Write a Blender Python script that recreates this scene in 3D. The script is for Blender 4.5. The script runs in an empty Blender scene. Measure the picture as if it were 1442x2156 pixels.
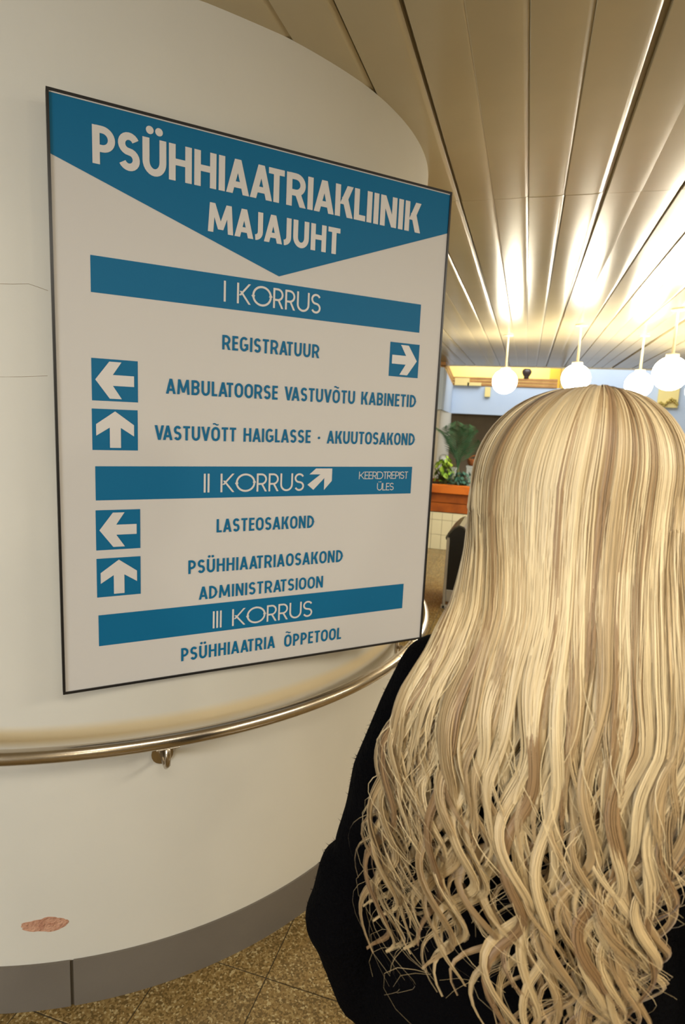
import bpy, bmesh, math, random
import numpy as np
from mathutils import Vector, Matrix, Euler
random.seed(7); RNG = np.random.default_rng(7)
C = bpy.context.scene.collection
PI = math.pi

# ------------------------------------------------------------------ camera
EYE = 1.6
Rm = Matrix(((0.95657813, 0.08846554, -0.2777267),
             (0.28791044, -0.13819787, 0.94763333),
             (0.04545166, -0.98644574, -0.15766721)))      # columns: image right, image down, forward
cam = bpy.data.cameras.new('camera'); co = bpy.data.objects.new('camera', cam); C.objects.link(co)
M3 = Matrix((Rm.col[0], -Rm.col[1], -Rm.col[2])).transposed()
co.matrix_world = Matrix.Translation((0, 0, EYE)) @ M3.to_4x4()
cam.sensor_fit = 'VERTICAL'; cam.sensor_height = 24.0
cam.lens = 1277.84 / 2156 * 24.0
cam.clip_start = 0.02; cam.clip_end = 100
cam.dof.use_dof = True; cam.dof.focus_distance = 1.15
cam.dof.aperture_fstop = cam.lens / 3.2                      # 3.2 mm aperture
bpy.context.scene.camera = co

# ------------------------------------------------------------------ world, light, exposure
vs = bpy.context.scene.view_settings
bpy.context.scene.display_settings.display_device = 'sRGB'
vs.view_transform = 'Standard'; vs.look = 'None'; vs.gamma = 1.0; vs.use_curve_mapping = False
vs.exposure = 0.40
w = bpy.data.worlds.new('world'); bpy.context.scene.world = w; w.use_nodes = True
w.node_tree.nodes['Background'].inputs[0].default_value = (0.9, 0.93, 1.0, 1)
w.node_tree.nodes['Background'].inputs[1].default_value = 0.25

def area(name, loc, target, sx, sy, power, col):
    l = bpy.data.lights.new(name, 'AREA'); l.shape = 'RECTANGLE'; l.size = sx; l.size_y = sy
    l.energy = power; l.color = col
    o = bpy.data.objects.new(name, l); C.objects.link(o); o.location = loc
    d = Vector(target) - Vector(loc); o.rotation_euler = d.to_track_quat('-Z', 'Y').to_euler()
    return o
L_BACK = area('ceiling_strip_light_source', (0.45, -0.35, 2.42), (0.42, -0.25, 0.0), 1.2, 0.5, 20, (1.0, 0.93, 0.80))
L_BACK2 = area('ceiling_strip_light_source', (2.4, 0.9, 2.42), (2.2, 0.9, 0), 1.2, 0.5, 52, (1.0, 0.91, 0.76))
L_WIN = area('window_daylight', (-3.2, -4.92, 1.45), (-3.2, 1.0, 1.45), 2.4, 1.5, 150, (0.90, 0.95, 1.0))
L_ATR = area('atrium_cool_fill', (0.6, 12.2, 4.6), (0.4, 13.6, 1.0), 5.0, 2.4, 190, (0.90, 0.95, 1.0))  # unseen area light added for the bluish tone of the far hall
L_ATR2 = area('atrium_warm_fill', (-0.6, 14.9, 3.45), (-0.6, 15.6, 2.6), 2.2, 0.3, 40, (1.0, 0.80, 0.40))  # unseen area light added to brighten the far yellow wall

# ------------------------------------------------------------------ material helpers
def srgb(r, g, b):
    f = lambda v: (v/255/12.92) if v/255 <= 0.04045 else ((v/255+0.055)/1.055)**2.4
    return (f(r), f(g), f(b), 1)
def mat(name, col, rough=0.6, metal=0.0, spec=0.5, noise=None, bump=None, emit=None, coat=0.0, sheen=0.0):
    m = bpy.data.materials.new(name); m.use_nodes = True
    nt = m.node_tree; b = nt.nodes['Principled BSDF']
    b.inputs['Base Color'].default_value = col
    b.inputs['Roughness'].default_value = rough; b.inputs['Metallic'].default_value = metal
    b.inputs['Specular IOR Level'].default_value = spec
    b.inputs['Coat Weight'].default_value = coat; b.inputs['Coat Roughness'].default_value = 0.15
    b.inputs['Sheen Weight'].default_value = sheen
    tc = nt.nodes.new('ShaderNodeTexCoord')
    if noise:
        sc, c2, lo, hi = noise
        n = nt.nodes.new('ShaderNodeTexNoise'); n.inputs['Scale'].default_value = sc; n.inputs['Detail'].default_value = 6
        nt.links.new(tc.outputs['Object'], n.inputs['Vector'])
        r = nt.nodes.new('ShaderNodeValToRGB'); r.color_ramp.elements[0].position = lo; r.color_ramp.elements[1].position = hi
        r.color_ramp.elements[0].color = col; r.color_ramp.elements[1].color = c2
        nt.links.new(n.outputs['Fac'], r.inputs['Fac']); nt.links.new(r.outputs['Color'], b.inputs['Base Color'])
    if bump:
        sc, st = bump
        n = nt.nodes.new('ShaderNodeTexNoise'); n.inputs['Scale'].default_value = sc; n.inputs['Detail'].default_value = 5
        nt.links.new(tc.outputs['Object'], n.inputs['Vector'])
        bp = nt.nodes.new('ShaderNodeBump'); bp.inputs['Strength'].default_value = st; bp.inputs['Distance'].default_value = 0.01
        nt.links.new(n.outputs['Fac'], bp.inputs['Height']); nt.links.new(bp.outputs['Normal'], b.inputs['Normal'])
    if emit:
        b.inputs['Emission Color'].default_value = emit[0]; b.inputs['Emission Strength'].default_value = emit[1]
    return m
M = {}
M['plaster'] = mat('plaster', (0.56, 0.54, 0.475, 1), 0.55, noise=(1.6, (0.61, 0.585, 0.51, 1), .35, .7), bump=(14, .12))
def yellow_band(m):
    """yellowish tint mixed into the wall colour, a strip just behind the handrail"""
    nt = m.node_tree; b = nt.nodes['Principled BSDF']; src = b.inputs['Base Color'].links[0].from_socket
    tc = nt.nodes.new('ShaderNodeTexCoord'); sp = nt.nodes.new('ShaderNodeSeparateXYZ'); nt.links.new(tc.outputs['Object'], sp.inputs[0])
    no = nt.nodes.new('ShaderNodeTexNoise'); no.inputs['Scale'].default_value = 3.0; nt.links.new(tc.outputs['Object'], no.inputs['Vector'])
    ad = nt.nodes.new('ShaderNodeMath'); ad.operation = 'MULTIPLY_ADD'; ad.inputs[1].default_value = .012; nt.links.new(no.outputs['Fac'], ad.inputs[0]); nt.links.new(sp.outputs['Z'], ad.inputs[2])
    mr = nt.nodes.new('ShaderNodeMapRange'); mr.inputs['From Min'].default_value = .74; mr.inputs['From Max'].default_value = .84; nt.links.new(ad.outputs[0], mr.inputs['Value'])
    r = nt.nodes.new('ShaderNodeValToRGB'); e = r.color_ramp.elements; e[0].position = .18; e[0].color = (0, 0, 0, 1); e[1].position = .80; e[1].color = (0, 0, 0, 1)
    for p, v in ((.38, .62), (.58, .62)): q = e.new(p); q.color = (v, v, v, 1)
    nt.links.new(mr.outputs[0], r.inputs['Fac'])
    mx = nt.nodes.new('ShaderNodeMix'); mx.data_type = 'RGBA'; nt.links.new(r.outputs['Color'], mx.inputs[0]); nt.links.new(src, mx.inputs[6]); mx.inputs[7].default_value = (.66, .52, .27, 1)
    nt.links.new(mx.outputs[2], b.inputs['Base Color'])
yellow_band(M['plaster'])
M['wall'] = mat('wall', (0.62, 0.58, 0.48, 1), 0.8, bump=(20, .1))
M['chip'] = mat('chip', srgb(196, 150, 122), 0.9, noise=(60, srgb(170, 120, 95), .4, .65), bump=(150, .8))
M['crack'] = mat('crack', srgb(150, 135, 110), 0.9)
M['base'] = mat('base', (0.125, 0.108, 0.088, 1), 0.5, noise=(3, (0.155, 0.135, 0.11, 1), .3, .7), bump=(90, .08))
M['ceiling'] = mat('ceiling_metal', (0.47, 0.40, 0.25, 1), 0.24, spec=0.65, noise=(1.5, (0.53, 0.45, 0.28, 1), .3, .7))
M['steel'] = mat('brushed_steel', (0.50, 0.44, 0.36, 1), 0.24, 1.0, bump=(300, .03))
M['black_frame'] = mat('black_frame', (0.008, 0.008, 0.009, 1), 0.35)
M['panel'] = mat('sign_panel', (0.54, 0.525, 0.505, 1), 0.5, spec=0.3, bump=(500, .02))
M['blue'] = mat('sign_blue', (0.001, 0.118, 0.255, 1), 0.55, spec=0.22)
M['white_print'] = mat('white_print', (0.58, 0.56, 0.54, 1), 0.42)
M['coat'] = mat('black_wool', (0.0022, 0.0022, 0.0028, 1), 0.95, spec=0.04, bump=(160, .9))
M['trousers'] = mat('black_trousers', (0.008, 0.008, 0.01, 1), 0.9)
M['shoe'] = mat('black_leather', (0.01, 0.01, 0.01, 1), 0.35)
M['skin'] = mat('skin', (0.62, 0.38, 0.28, 1), 0.5)
M['eye'] = mat('eye_white', (0.7, 0.7, 0.7, 1), 0.2)
M['iris'] = mat('iris', (0.08, 0.16, 0.22, 1), 0.2)
M['globe'] = mat('opal_glass', (0.9, 0.88, 0.82, 1), 0.3, emit=((1.0, 0.90, 0.70, 1), 48.0))
M['cord'] = mat('cord', (0.75, 0.70, 0.52, 1), 0.4)
M['blue_wall'] = mat('pale_blue_plaster', (0.46, 0.55, 0.68, 1), 0.8, noise=(1.0, (0.52, 0.60, 0.70, 1), .3, .7))
M['yellow_wall'] = mat('yellow_plaster', (0.82, 0.66, 0.26, 1), 0.8)
M['ochre'] = mat('ochre_panel', (0.70, 0.47, 0.07, 1), 0.7)
M['beam'] = mat('varnished_beam', (0.33, 0.15, 0.04, 1), 0.5, noise=(6, (0.46, 0.23, 0.07, 1), .3, .7))
M['orange_wood'] = mat('orange_pine', (0.62, 0.17, 0.022, 1), 0.35, noise=(5, (0.40, 0.09, 0.014, 1), .45, .72))
M['orange_wood_dark'] = mat('orange_pine_dark', (0.40, 0.105, 0.016, 1), 0.4, noise=(5, (0.24, 0.06, 0.012, 1), .4, .7))
M['tile'] = mat('ivory_tile', (0.80, 0.78, 0.60, 1), 0.18, coat=0.3)
M['grout'] = mat('grout', (0.50, 0.47, 0.34, 1), 0.9)
M['dark_back'] = mat('brown_back_wall', (0.22, 0.17, 0.115, 1), 0.6, noise=(1.2, (0.32, 0.26, 0.18, 1), .35, .65))
M['soil'] = mat('soil', (0.05, 0.035, 0.025, 1), 0.95, bump=(80, 1))
M['palm'] = mat('palm_leaf', (0.045, 0.12, 0.06, 1), 0.5)
M['leaf'] = mat('lime_leaf', (0.16, 0.34, 0.03, 1), 0.45, noise=(8, (0.32, 0.46, 0.05, 1), .4, .6))
M['leaf2'] = mat('teal_leaf', (0.04, 0.13, 0.11, 1), 0.5)
M['stem'] = mat('stem', (0.10, 0.12, 0.04, 1), 0.7)
M['pot'] = mat('grey_pot', (0.36, 0.40, 0.42, 1), 0.6)
M['ball'] = mat('white_ball', (0.75, 0.82, 0.90, 1), 0.25)
M['basket'] = mat('rust_basket', (0.38, 0.13, 0.035, 1), 0.7, noise=(30, (0.2, 0.06, 0.02, 1), .4, .6))
M['vase'] = mat('dark_vase', (0.06, 0.04, 0.035, 1), 0.3)
M['leather'] = mat('black_leather_seat', (0.006, 0.006, 0.007, 1), 0.28)
M['roll'] = mat('grey_highlight_leather', (0.10, 0.095, 0.075, 1), 0.3)  # highlight on the black leather roll put into a lighter grey
M['grey_metal'] = mat('grey_metal', (0.46, 0.44, 0.40, 1), 0.35, 0.4)
M['white_trim'] = mat('white_trim', (0.82, 0.80, 0.72, 1), 0.4)
M['gold'] = mat('gold_garland', (0.55, 0.42, 0.12, 1), 0.3, 0.8)

def terrazzo():
    m = bpy.data.materials.new('terrazzo'); m.use_nodes = True; nt = m.node_tree; b = nt.nodes['Principled BSDF']
    ge = nt.nodes.new('ShaderNodeNewGeometry')
    v = nt.nodes.new('ShaderNodeTexVoronoi'); v.inputs['Scale'].default_value = 190
    nt.links.new(ge.outputs['Position'], v.inputs['Vector'])
    r = nt.nodes.new('ShaderNodeValToRGB'); cr = r.color_ramp; cr.interpolation = 'CONSTANT'
    cols = [(0.0, (0.14, 0.09, 0.028, 1)), (0.28, (0.27, 0.175, 0.06, 1)), (0.50, (0.22, 0.14, 0.045, 1)), (0.70, (0.33, 0.23, 0.09, 1)), (0.90, (0.47, 0.37, 0.18, 1))]
    cr.elements[0].position = 0; cr.elements[0].color = cols[0][1]; cr.elements[1].position = cols[1][0]; cr.elements[1].color = cols[1][1]
    for p, c in cols[2:]:
        e = cr.elements.new(p); e.color = c
    s = nt.nodes.new('ShaderNodeSeparateColor'); nt.links.new(v.outputs['Color'], s.inputs[0]); nt.links.new(s.outputs[0], r.inputs['Fac'])
    n = nt.nodes.new('ShaderNodeTexNoise'); n.inputs['Scale'].default_value = 6; nt.links.new(ge.outputs['Position'], n.inputs['Vector'])
    mx = nt.nodes.new('ShaderNodeMix'); mx.data_type = 'RGBA'; mx.blend_type = 'MULTIPLY'; mx.inputs[0].default_value = 0.35
    nt.links.new(r.outputs['Color'], mx.inputs[6]); nt.links.new(n.outputs['Fac'], mx.inputs[7])
    nt.links.new(mx.outputs[2], b.inputs['Base Color']); b.inputs['Roughness'].default_value = 0.2
    return m
M['terrazzo'] = terrazzo()
M['joint'] = mat('floor_joint', (0.07, 0.055, 0.035, 1), 0.8)

def hair_mat():
    m = bpy.data.materials.new('blond_hair'); m.use_nodes = True; nt = m.node_tree; b = nt.nodes['Principled BSDF']
    a = nt.nodes.new('ShaderNodeAttribute'); a.attribute_name = 'hcol'
    nt.links.new(a.outputs['Color'], b.inputs['Base Color'])
    b.inputs['Roughness'].default_value = 0.5; b.inputs['Specular IOR Level'].default_value = 0.6
    b.inputs['Sheen Weight'].default_value = 0.15
    return m
M['hair'] = hair_mat()
M['under_hair'] = mat('under_hair', (0.34, 0.22, 0.10, 1), 0.7)

# ------------------------------------------------------------------ object helpers
def link(name, me, m=None, parent=None, smooth=False):
    o = bpy.data.objects.new(name, me); C.objects.link(o)
    if m is not None: me.materials.append(m)
    if smooth: me.polygons.foreach_set('use_smooth', [True]*len(me.polygons))
    if parent is not None: o.parent = parent
    return o
def pyd(name, v, f, m, parent=None, smooth=False):
    me = bpy.data.meshes.new(name); me.from_pydata([tuple(p) for p in v], [], f); me.update()
    return link(name, me, m, parent, smooth)
def frombm(name, bm, m, parent=None, smooth=False):
    bmesh.ops.recalc_face_normals(bm, faces=bm.faces)
    me = bpy.data.meshes.new(name); bm.to_mesh(me); bm.free()
    return link(name, me, m, parent, smooth)
def tag(o, label=None, cat=None, group=None, kind=None):
    if label: o['label'] = label
    if cat: o['category'] = cat
    if group: o['group'] = group
    if kind: o['kind'] = kind
    return o
def empty(name, loc=(0, 0, 0), rot=(0, 0, 0)):
    o = bpy.data.objects.new(name, None); C.objects.link(o); o.location = loc; o.rotation_euler = rot
    o.empty_display_size = 0.1; return o
def bx(bm, x0, x1, y0, y1, z0, z1, bev=0.0):
    r = bmesh.ops.create_cube(bm, size=1)
    vs_ = r['verts']
    for v in vs_:
        v.co = Vector(((x0+x1)/2+v.co.x*(x1-x0), (y0+y1)/2+v.co.y*(y1-y0), (z0+z1)/2+v.co.z*(z1-z0)))
    if bev:
        es = list({e for v in vs_ for e in v.link_edges})
        bmesh.ops.bevel(bm, geom=es, offset=bev, segments=2, affect='EDGES', profile=0.5)
def box(name, x0, x1, y0, y1, z0, z1, m, parent=None, bev=0.0):
    bm = bmesh.new(); bx(bm, x0, x1, y0, y1, z0, z1, bev); return frombm(name, bm, m, parent)
def sweep(bm, pts, rad, n=12, cap=True, flat=1.0):
    pts = [Vector(p) for p in pts]; N = len(pts)
    if not hasattr(rad, '__len__'): rad = [rad]*N
    t = [(pts[min(i+1, N-1)]-pts[max(i-1, 0)]).normalized() for i in range(N)]
    ref = Vector((0, 0, 1)) if abs(t[0].z) < .9 else Vector((1, 0, 0))
    a = t[0].cross(ref).normalized(); rings = []
    for i in range(N):
        a = (a - t[i]*a.dot(t[i])).normalized(); b = t[i].cross(a)
        rings.append([bm.verts.new(pts[i]+rad[i]*(math.cos(2*PI*k/n)*a+flat*math.sin(2*PI*k/n)*b)) for k in range(n)])
    for i in range(N-1):
        for k in range(n):
            bm.faces.new((rings[i][k], rings[i][(k+1) % n], rings[i+1][(k+1) % n], rings[i+1][k]))
    if cap:
        bm.faces.new(rings[0]); bm.faces.new(rings[-1][::-1])
def lathe(bm, prof, n=32, loc=(0, 0, 0)):
    rings = []
    for r, z in prof:
        if r < 1e-6: rings.append([bm.verts.new((loc[0], loc[1], loc[2]+z))])
        else: rings.append([bm.verts.new((loc[0]+r*math.cos(2*PI*k/n), loc[1]+r*math.sin(2*PI*k/n), loc[2]+z)) for k in range(n)])
    for a, b in zip(rings, rings[1:]):
        for k in range(n):
            q = [a[k % len(a)], a[(k+1) % len(a)], b[(k+1) % len(b)], b[k % len(b)]]
            u = []
            for v in q:
                if v not in u: u.append(v)
            if len(u) > 2: bm.faces.new(u)
def ico(bm, loc, r, sub=2, scale=(1, 1, 1), rot=None):
    rr = bmesh.ops.create_icosphere(bm, subdivisions=sub, radius=1)
    for v in rr['verts']:
        p = Vector((v.co.x*r*scale[0], v.co.y*r*scale[1], v.co.z*r*scale[2]))
        if rot: p = rot @ p
        v.co = p + Vector(loc)

# ------------------------------------------------------------------ room shell
CX, CY, CR = -1.654, 2.225, 1.234          # the round stair drum
CH = 2.5
def dp(deg, rad, z): a = math.radians(deg); return (CX+rad*math.cos(a), CY+rad*math.sin(a), z)
def ring_band(bm, d0, d1, r0, r1, z0, z1, step=2.0, closed=False):
    n = max(2, int(round((d1-d0)/step))); rs = []
    for i in range(n+(0 if closed else 1)):
        d = d0+(d1-d0)*i/n
        rs.append([bm.verts.new(dp(d, rr, z)) for rr, z in ((r0, z0), (r1, z0), (r1, z1), (r0, z1))])
    m = len(rs)
    for i in range(m if closed else m-1):
        a, b = rs[i], rs[(i+1) % m]
        for k in range(4): bm.faces.new((a[k], b[k], b[(k+1) % 4], a[(k+1) % 4]))
    if not closed: bm.faces.new(rs[0]); bm.faces.new(rs[-1][::-1])
bm = bmesh.new(); ring_band(bm, 0, 360, CR-0.12, CR, 0, CH, 1.5, True)
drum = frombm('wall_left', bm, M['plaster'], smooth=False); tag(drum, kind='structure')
for p in drum.data.polygons: p.use_smooth = abs(p.normal.z) < .5
try: drum.data.set_sharp_from_angle(angle=math.radians(40))
except Exception: pass
# chipped plaster patch (shallow ragged pit rim and face)
cen = (-62.7, 0.252); out = []
for k in range(40):
    a = 2*PI*k/40; j = 1+0.045*math.sin(5*a+1)+0.02*math.sin(11*a)+random.uniform(-.045, .045)
    out.append((2.7*math.cos(a)*j*(1.0 if abs(math.cos(a)) < .9 else .97), 0.0185*math.sin(a)*j*(1.15 if math.cos(a) > 0 else .95)))
v = [dp(cen[0], CR+.0008, cen[1])]+[dp(cen[0]+d*.72, CR+.0012, cen[1]+z*.72) for d, z in out]+[dp(cen[0]+d, CR+.0018, cen[1]+z) for d, z in out]+[dp(cen[0]+d*1.03, CR-.001, cen[1]+z*1.05) for d, z in out]
f = [(0, 1+k, 1+(k+1) % 40) for k in range(40)]
for L in (0, 1): f += [(1+40*L+k, 41+40*L+k, 41+40*L+(k+1) % 40, 1+40*L+(k+1) % 40) for k in range(40)]
ch = pyd('chipped_patch', v, f, M['chip'], drum); ch['label'] = 'pinkish bare plaster chip in the white wall'
def crack(pts):
    bm = bmesh.new()
    sweep(bm, [dp(d, CR+.0002, z) for d, z in pts], 0.0005, 4)
    frombm('hairline_crack', bm, M['crack'], drum)
crack([(-70, 1.842), (-67, 1.851), (-65, 1.848), (-63.5, 1.850), (-62, 1.853), (-61, 1.847), (-60.2, 1.842)])
crack([(-70, 1.652), (-66, 1.648), (-63, 1.652), (-60.5, 1.657)])

BB = empty('baseboard_left'); tag(BB, kind='structure')
edges = [-59.6, -1.6, 56.4, 114.4, 172.4, 230.4, 300.1]
for a, b in zip(edges, edges[1:]):
    bm = bmesh.new(); ring_band(bm, a+.05, b-.05, CR-.002, CR+.006, 0.0, 0.138, 1.5)
    o = frombm('baseboard_panel', bm, M['base'], BB)
    for p in o.data.polygons: p.use_smooth = abs(p.normal.z) < .5
    o.data.set_sharp_from_angle(angle=math.radians(40))
bm = bmesh.new(); ring_band(bm, 0, 360, CR-.01, CR+.0015, 0.0, 0.136, 3, True); frombm('baseboard_backing', bm, M['joint'], BB)

# floor: base slab plus individual terrazzo tiles
FL = box('floor', -6, 8, -5, 18, -0.2, -0.004, M['terrazzo']); tag(FL, kind='structure')
TP = 0.29; tiles = []
def tile_mesh():
    bm = bmesh.new(); h = TP/2-.0016
    bx(bm, -h, h, -h, h, -0.02, 0.0)
    bmesh.ops.bevel(bm, geom=[e for e in bm.edges if all(v.co.z > -.001 for v in e.verts)], offset=.0012, segments=1, affect='EDGES')
    me = bpy.data.meshes.new('floor_tile'); bm.to_mesh(me); bm.free(); me.materials.append(M['terrazzo']); return me
tm = tile_mesh(); X0, Y0 = -.575, 1.40
cells = set()
for i in range(-4, 9):
    for j in range(-5, 5): cells.add((i, j))
for i in range(-3, 4):
    for j in range(5, 21): cells.add((i, j))
for i, j in sorted(cells):
    x, y = X0+(i+.5)*TP, Y0+(j+.5)*TP
    if math.hypot(x-CX, y-CY) < CR-.25: continue
    o = bpy.data.objects.new('floor_tile', tm); C.objects.link(o); o.parent = FL
    o.location = (x, y, random.uniform(-.0004, .0002)); o.rotation_euler = (0, 0, random.choice((0, PI/2)))
box('floor_joint_bed', X0-4*TP, X0+9*TP, Y0-5*TP, Y0+21*TP, -.0045, -.0030, M['joint'], FL)

# ceiling: slab + individual metal planks
CE = box('ceiling', -6, 8, -5, 10.44, 2.525, 2.7, M['ceiling']); tag(CE, kind='structure')
PP = 0.1385
def plank_mesh(y0, y1):
    prof = [(-.0690, .009), (-.0682, .0012), (-.0665, .0), (-.03, -.0010), (0, -.0014), (.03, -.0010), (.0540, .0), (.0560, .0004), (.0672, .0040), (.0690, .0055), (.0690, .02), (-.0690, .02)]
    ny = 10; v = []; f = []; n = len(prof)
    for j in range(ny+1):
        y = y0+(y1-y0)*j/ny
        for x, z in prof: v.append((x, y, z+CH+(0.0006*math.sin(j*2.1) if z < .005 else 0)))
    for j in range(ny):
        for k in range(n): f.append((j*n+k, j*n+(k+1) % n, (j+1)*n+(k+1) % n, (j+1)*n+k))
    f.append(tuple(range(n))); f.append(tuple(range(ny*n+n-1, ny*n-1, -1)))
    me = bpy.data.meshes.new('ceiling_plank'); me.from_pydata(v, [], f); me.update()
    bm = bmesh.new(); bm.from_mesh(me); bmesh.ops.recalc_face_normals(bm, faces=bm.faces); bm.to_mesh(me); bm.free()
    me.materials.append(M['ceiling']); me.polygons.foreach_set('use_smooth', [True]*len(me.polygons)); me.set_sharp_from_angle(angle=math.radians(30)); return me
pA, pB = plank_mesh(-5, 2.712), plank_mesh(2.7135, 10.44)
for k in range(-32, 46):
    tilt = random.uniform(-.005, .005)
    for me in (pA, pB):
        o = bpy.data.objects.new('ceiling_plank', me); C.objects.link(o); o.parent = CE
        o.location = (-.069+PP*(k+.5), 0, random.uniform(0, .0006)); o.rotation_euler = (random.uniform(-.00003, .00003), tilt+random.uniform(-.001, .001), 0)
TR = box('trim_1', -6, 8, 10.44, 10.48, 2.488, 2.74, M['white_trim'], bev=.004); tag(TR, kind='structure')

for nm, a in (('wall_right', (7.0, 7.2, -5, 18, 0, 5)), ('wall_back', (-6, 8, -5.2, -5, 0, 5)), ('wall_side', (-6.2, -6, -5, 18, 0, 5))):
    tag(box(nm, *a, M['wall']), kind='structure')

w1 = empty('window_1', (-3.2, -4.99, .68)); tag(w1, kind='structure')
box('pane', -1.22, 1.22, 0, .012, .03, 1.51, mat('daylit_glass', (.8, .86, .95, 1), .3, emit=((.85, .92, 1, 1), 2.0)), w1)
for a in ((-1.26, 1.26, 0, .03), (-1.26, 1.26, 1.51, 1.54), (-1.26, -1.22, 0, 1.54), (1.22, 1.26, 0, 1.54), (-.02, .02, 0, 1.54)):
    box('window_frame', a[0], a[1], -.01, .045, a[2], a[3], M['white_trim'], w1)

# ------------------------------------------------------------------ far hall with galleries
tag(box('wall_far', -6, 7, 15.6, 15.8, 2.35, 5, M['yellow_wall']), kind='structure')
tag(box('wall_far_lower', -6, 7, 15.4, 15.6, 0, 2.0, M['dark_back']), kind='structure')
tag(box('ceiling_atrium', -6, 7, 10.48, 15.8, 5.0, 5.2, M['white_trim']), kind='structure')
par = empty('gallery_parapet', (0, 14, 1.75))
bm = bmesh.new(); bx(bm, -1.66, 0.62, 0, .25, 0, .62, .004); frombm('parapet_face', bm, M['blue_wall'], par)
v = [(-1.66, 0, 0), (-1.25, -4.7, 0), (-1.45, -4.7, 0), (-1.90, .25, 0), (-1.66, .25, 0)]
bm = bmesh.new(); a = [bm.verts.new(p) for p in v]; b = [bm.verts.new((p[0], p[1], .62)) for p in v]
bm.faces.new(a[::-1]); bm.faces.new(b)
for k in range(5): bm.faces.new((a[k], a[(k+1) % 5], b[(k+1) % 5], b[k]))
frombm('parapet_return', bm, M['blue_wall'], par)
tag(par, 'pale blue gallery parapet with a corner, above the planter', 'parapet')
fl2 = box('gallery_floor', -6, 7, 14.26, 15.6, 2.0, 2.12, M['dark_back']); tag(fl2, kind='structure')
low = bmesh.new()
v = [(-1.66, 14.1), (-1.30, 9.5), (-1.45, 9.5), (-1.85, 14.1)]
a = [low.verts.new((*p, 0)) for p in v]; b = [low.verts.new((*p, 1.75)) for p in v]
low.faces.new(a); low.faces.new(b)
for k in range(4): low.faces.new((a[k], a[(k+1) % 4], b[(k+1) % 4], b[k]))
tag(frombm('wall_gallery_side', low, M['wall']), kind='structure')
rail = empty('gallery_railing', (0, 14, 2.37))
for z0 in (0.0, .066, .132):
    box('wooden_beam', -1.66, .55, -.02+.02*(z0 > .1), .1, z0+.004, z0+.058, M['beam'], rail, .004)
    bm = bmesh.new(); v = [(-1.66, 0), (-1.30, -4.2), (-1.38, -4.2), (-1.76, 0)]
    a = [bm.verts.new((*p, z0+.004)) for p in v]; b = [bm.verts.new((*p, z0+.058)) for p in v]
    bm.faces.new(a[::-1]); bm.faces.new(b)
    for k in range(4): bm.faces.new((a[k], a[(k+1) % 4], b[(k+1) % 4], b[k]))
    frombm('wooden_beam', bm, M['beam'], rail)
tag(rail, 'railing of stacked wooden beams on the pale blue gallery parapet', 'railing')
bm = bmesh.new(); bx(bm, -.30, .02, -.05, .0, 0, .16, .003); bx(bm, -.02, .28, -.05, .0, 0, .07, .003)  # separate block standing in for the lit yellow top edge of the parapet
o = frombm('lit_parapet_edge', bm, M['yellow_wall']); o.location = (-1.32, 13.97, 2.37); tag(o, 'stepped pale yellow top edge of the parapet, left of the gallery railing', 'block')
o = box('pale_bracket', -.06, .06, -.05, 0, 0, .21, M['yellow_wall'], bev=.004); o.location = (-.89, 13.995, 2.14); tag(o, 'small cream block hanging on the blue parapet below the railing', 'block')
bm = bmesh.new(); lathe(bm, [(0, 0), (.06, 0), (.05, .03), (.075, .07), (.10, .12), (.10, .16), (.075, .2), (.06, .21), (.055, .2), (0, .19)], 24)
o = frombm('dark_vase', bm, M['vase'], smooth=True); o.location = (-.10, 14.04, 2.561); tag(o, 'dark rounded vase standing on the gallery railing', 'vase')
box('ochre_panel', .42, .66, 15.56, 15.6, 2.4, 3.4, M['ochre']); tag(bpy.data.objects['ochre_panel'], 'deep yellow panel on the far yellow wall', 'panel')
tag(box('wall_gallery_right', .70, 7, 13.95, 14.2, 0, 5, M['blue_wall']), kind='structure')
nb = empty('yellow_notice_board', (2.70, 13.95, 2.05))
box('board', -.19, .19, -.05, 0, 0, .52, M['yellow_wall'], nb, .005)
bm = bmesh.new()
for k in range(26):
    t = k/25; ico(bm, (-.16+.34*t, -.07, .10-.05*math.sin(t*7)+random.uniform(-.03, .03)), .026, 1)
g = frombm('gold_garland', bm, M['gold'], nb); g['kind'] = 'stuff'
tag(nb, 'pale yellow panel with gold garland on the blue wall right of the globes', 'panel')

# planter wall
PY = 7.464
pw = box('planter_wall', -2.4, 1.6, PY+.012, PY+.75, 0, .467, M['grout']); tag(pw, 'low wall faced with ivory tiles under the wooden planter', 'wall')
bm = bmesh.new(); bx(bm, -.0605, .0605, 0, .012, -.091, .091, .002); me_t = bpy.data.meshes.new('wall_tile'); bm.to_mesh(me_t); bm.free(); me_t.materials.append(M['tile'])
bm = bmesh.new(); bx(bm, -.0605, .0605, 0, .012, -.045, .045, .002); me_t2 = bpy.data.meshes.new('wall_tile_cut'); bm.to_mesh(me_t2); bm.free(); me_t2.materials.append(M['tile'])
for i in range(32):
    for zc, me in ((.0925, me_t), (.278, me_t), (.418, me_t2)):
        o = bpy.data.objects.new('wall_tile', me); C.objects.link(o); o.parent = pw; o.location = (-2.4+.0625+.125*i, PY+random.uniform(-.0008, .0008), zc)
pl = empty('wooden_planter', (0, PY, .47))
box('planter_board', -2.4, 1.6, -.005, .03, .004, .118, M['orange_wood_dark'], pl, .004)
box('planter_board', -2.4, 1.6, -.012, .03, .124, .238, M['orange_wood_dark'], pl, .004)
box('planter_cap_board', -2.4, 1.6, -.07, .04, .244, .345, M['orange_wood'], pl, .006)
box('planter_back_board', -2.4, 1.6, .70, .74, 0, .345, M['orange_wood_dark'], pl, .004)
box('planter_end_board', -2.4, -2.36, .03, .70, 0, .33, M['orange_wood_dark'], pl)
box('planter_end_board', 1.56, 1.6, .03, .70, 0, .33, M['orange_wood_dark'], pl)
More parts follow.
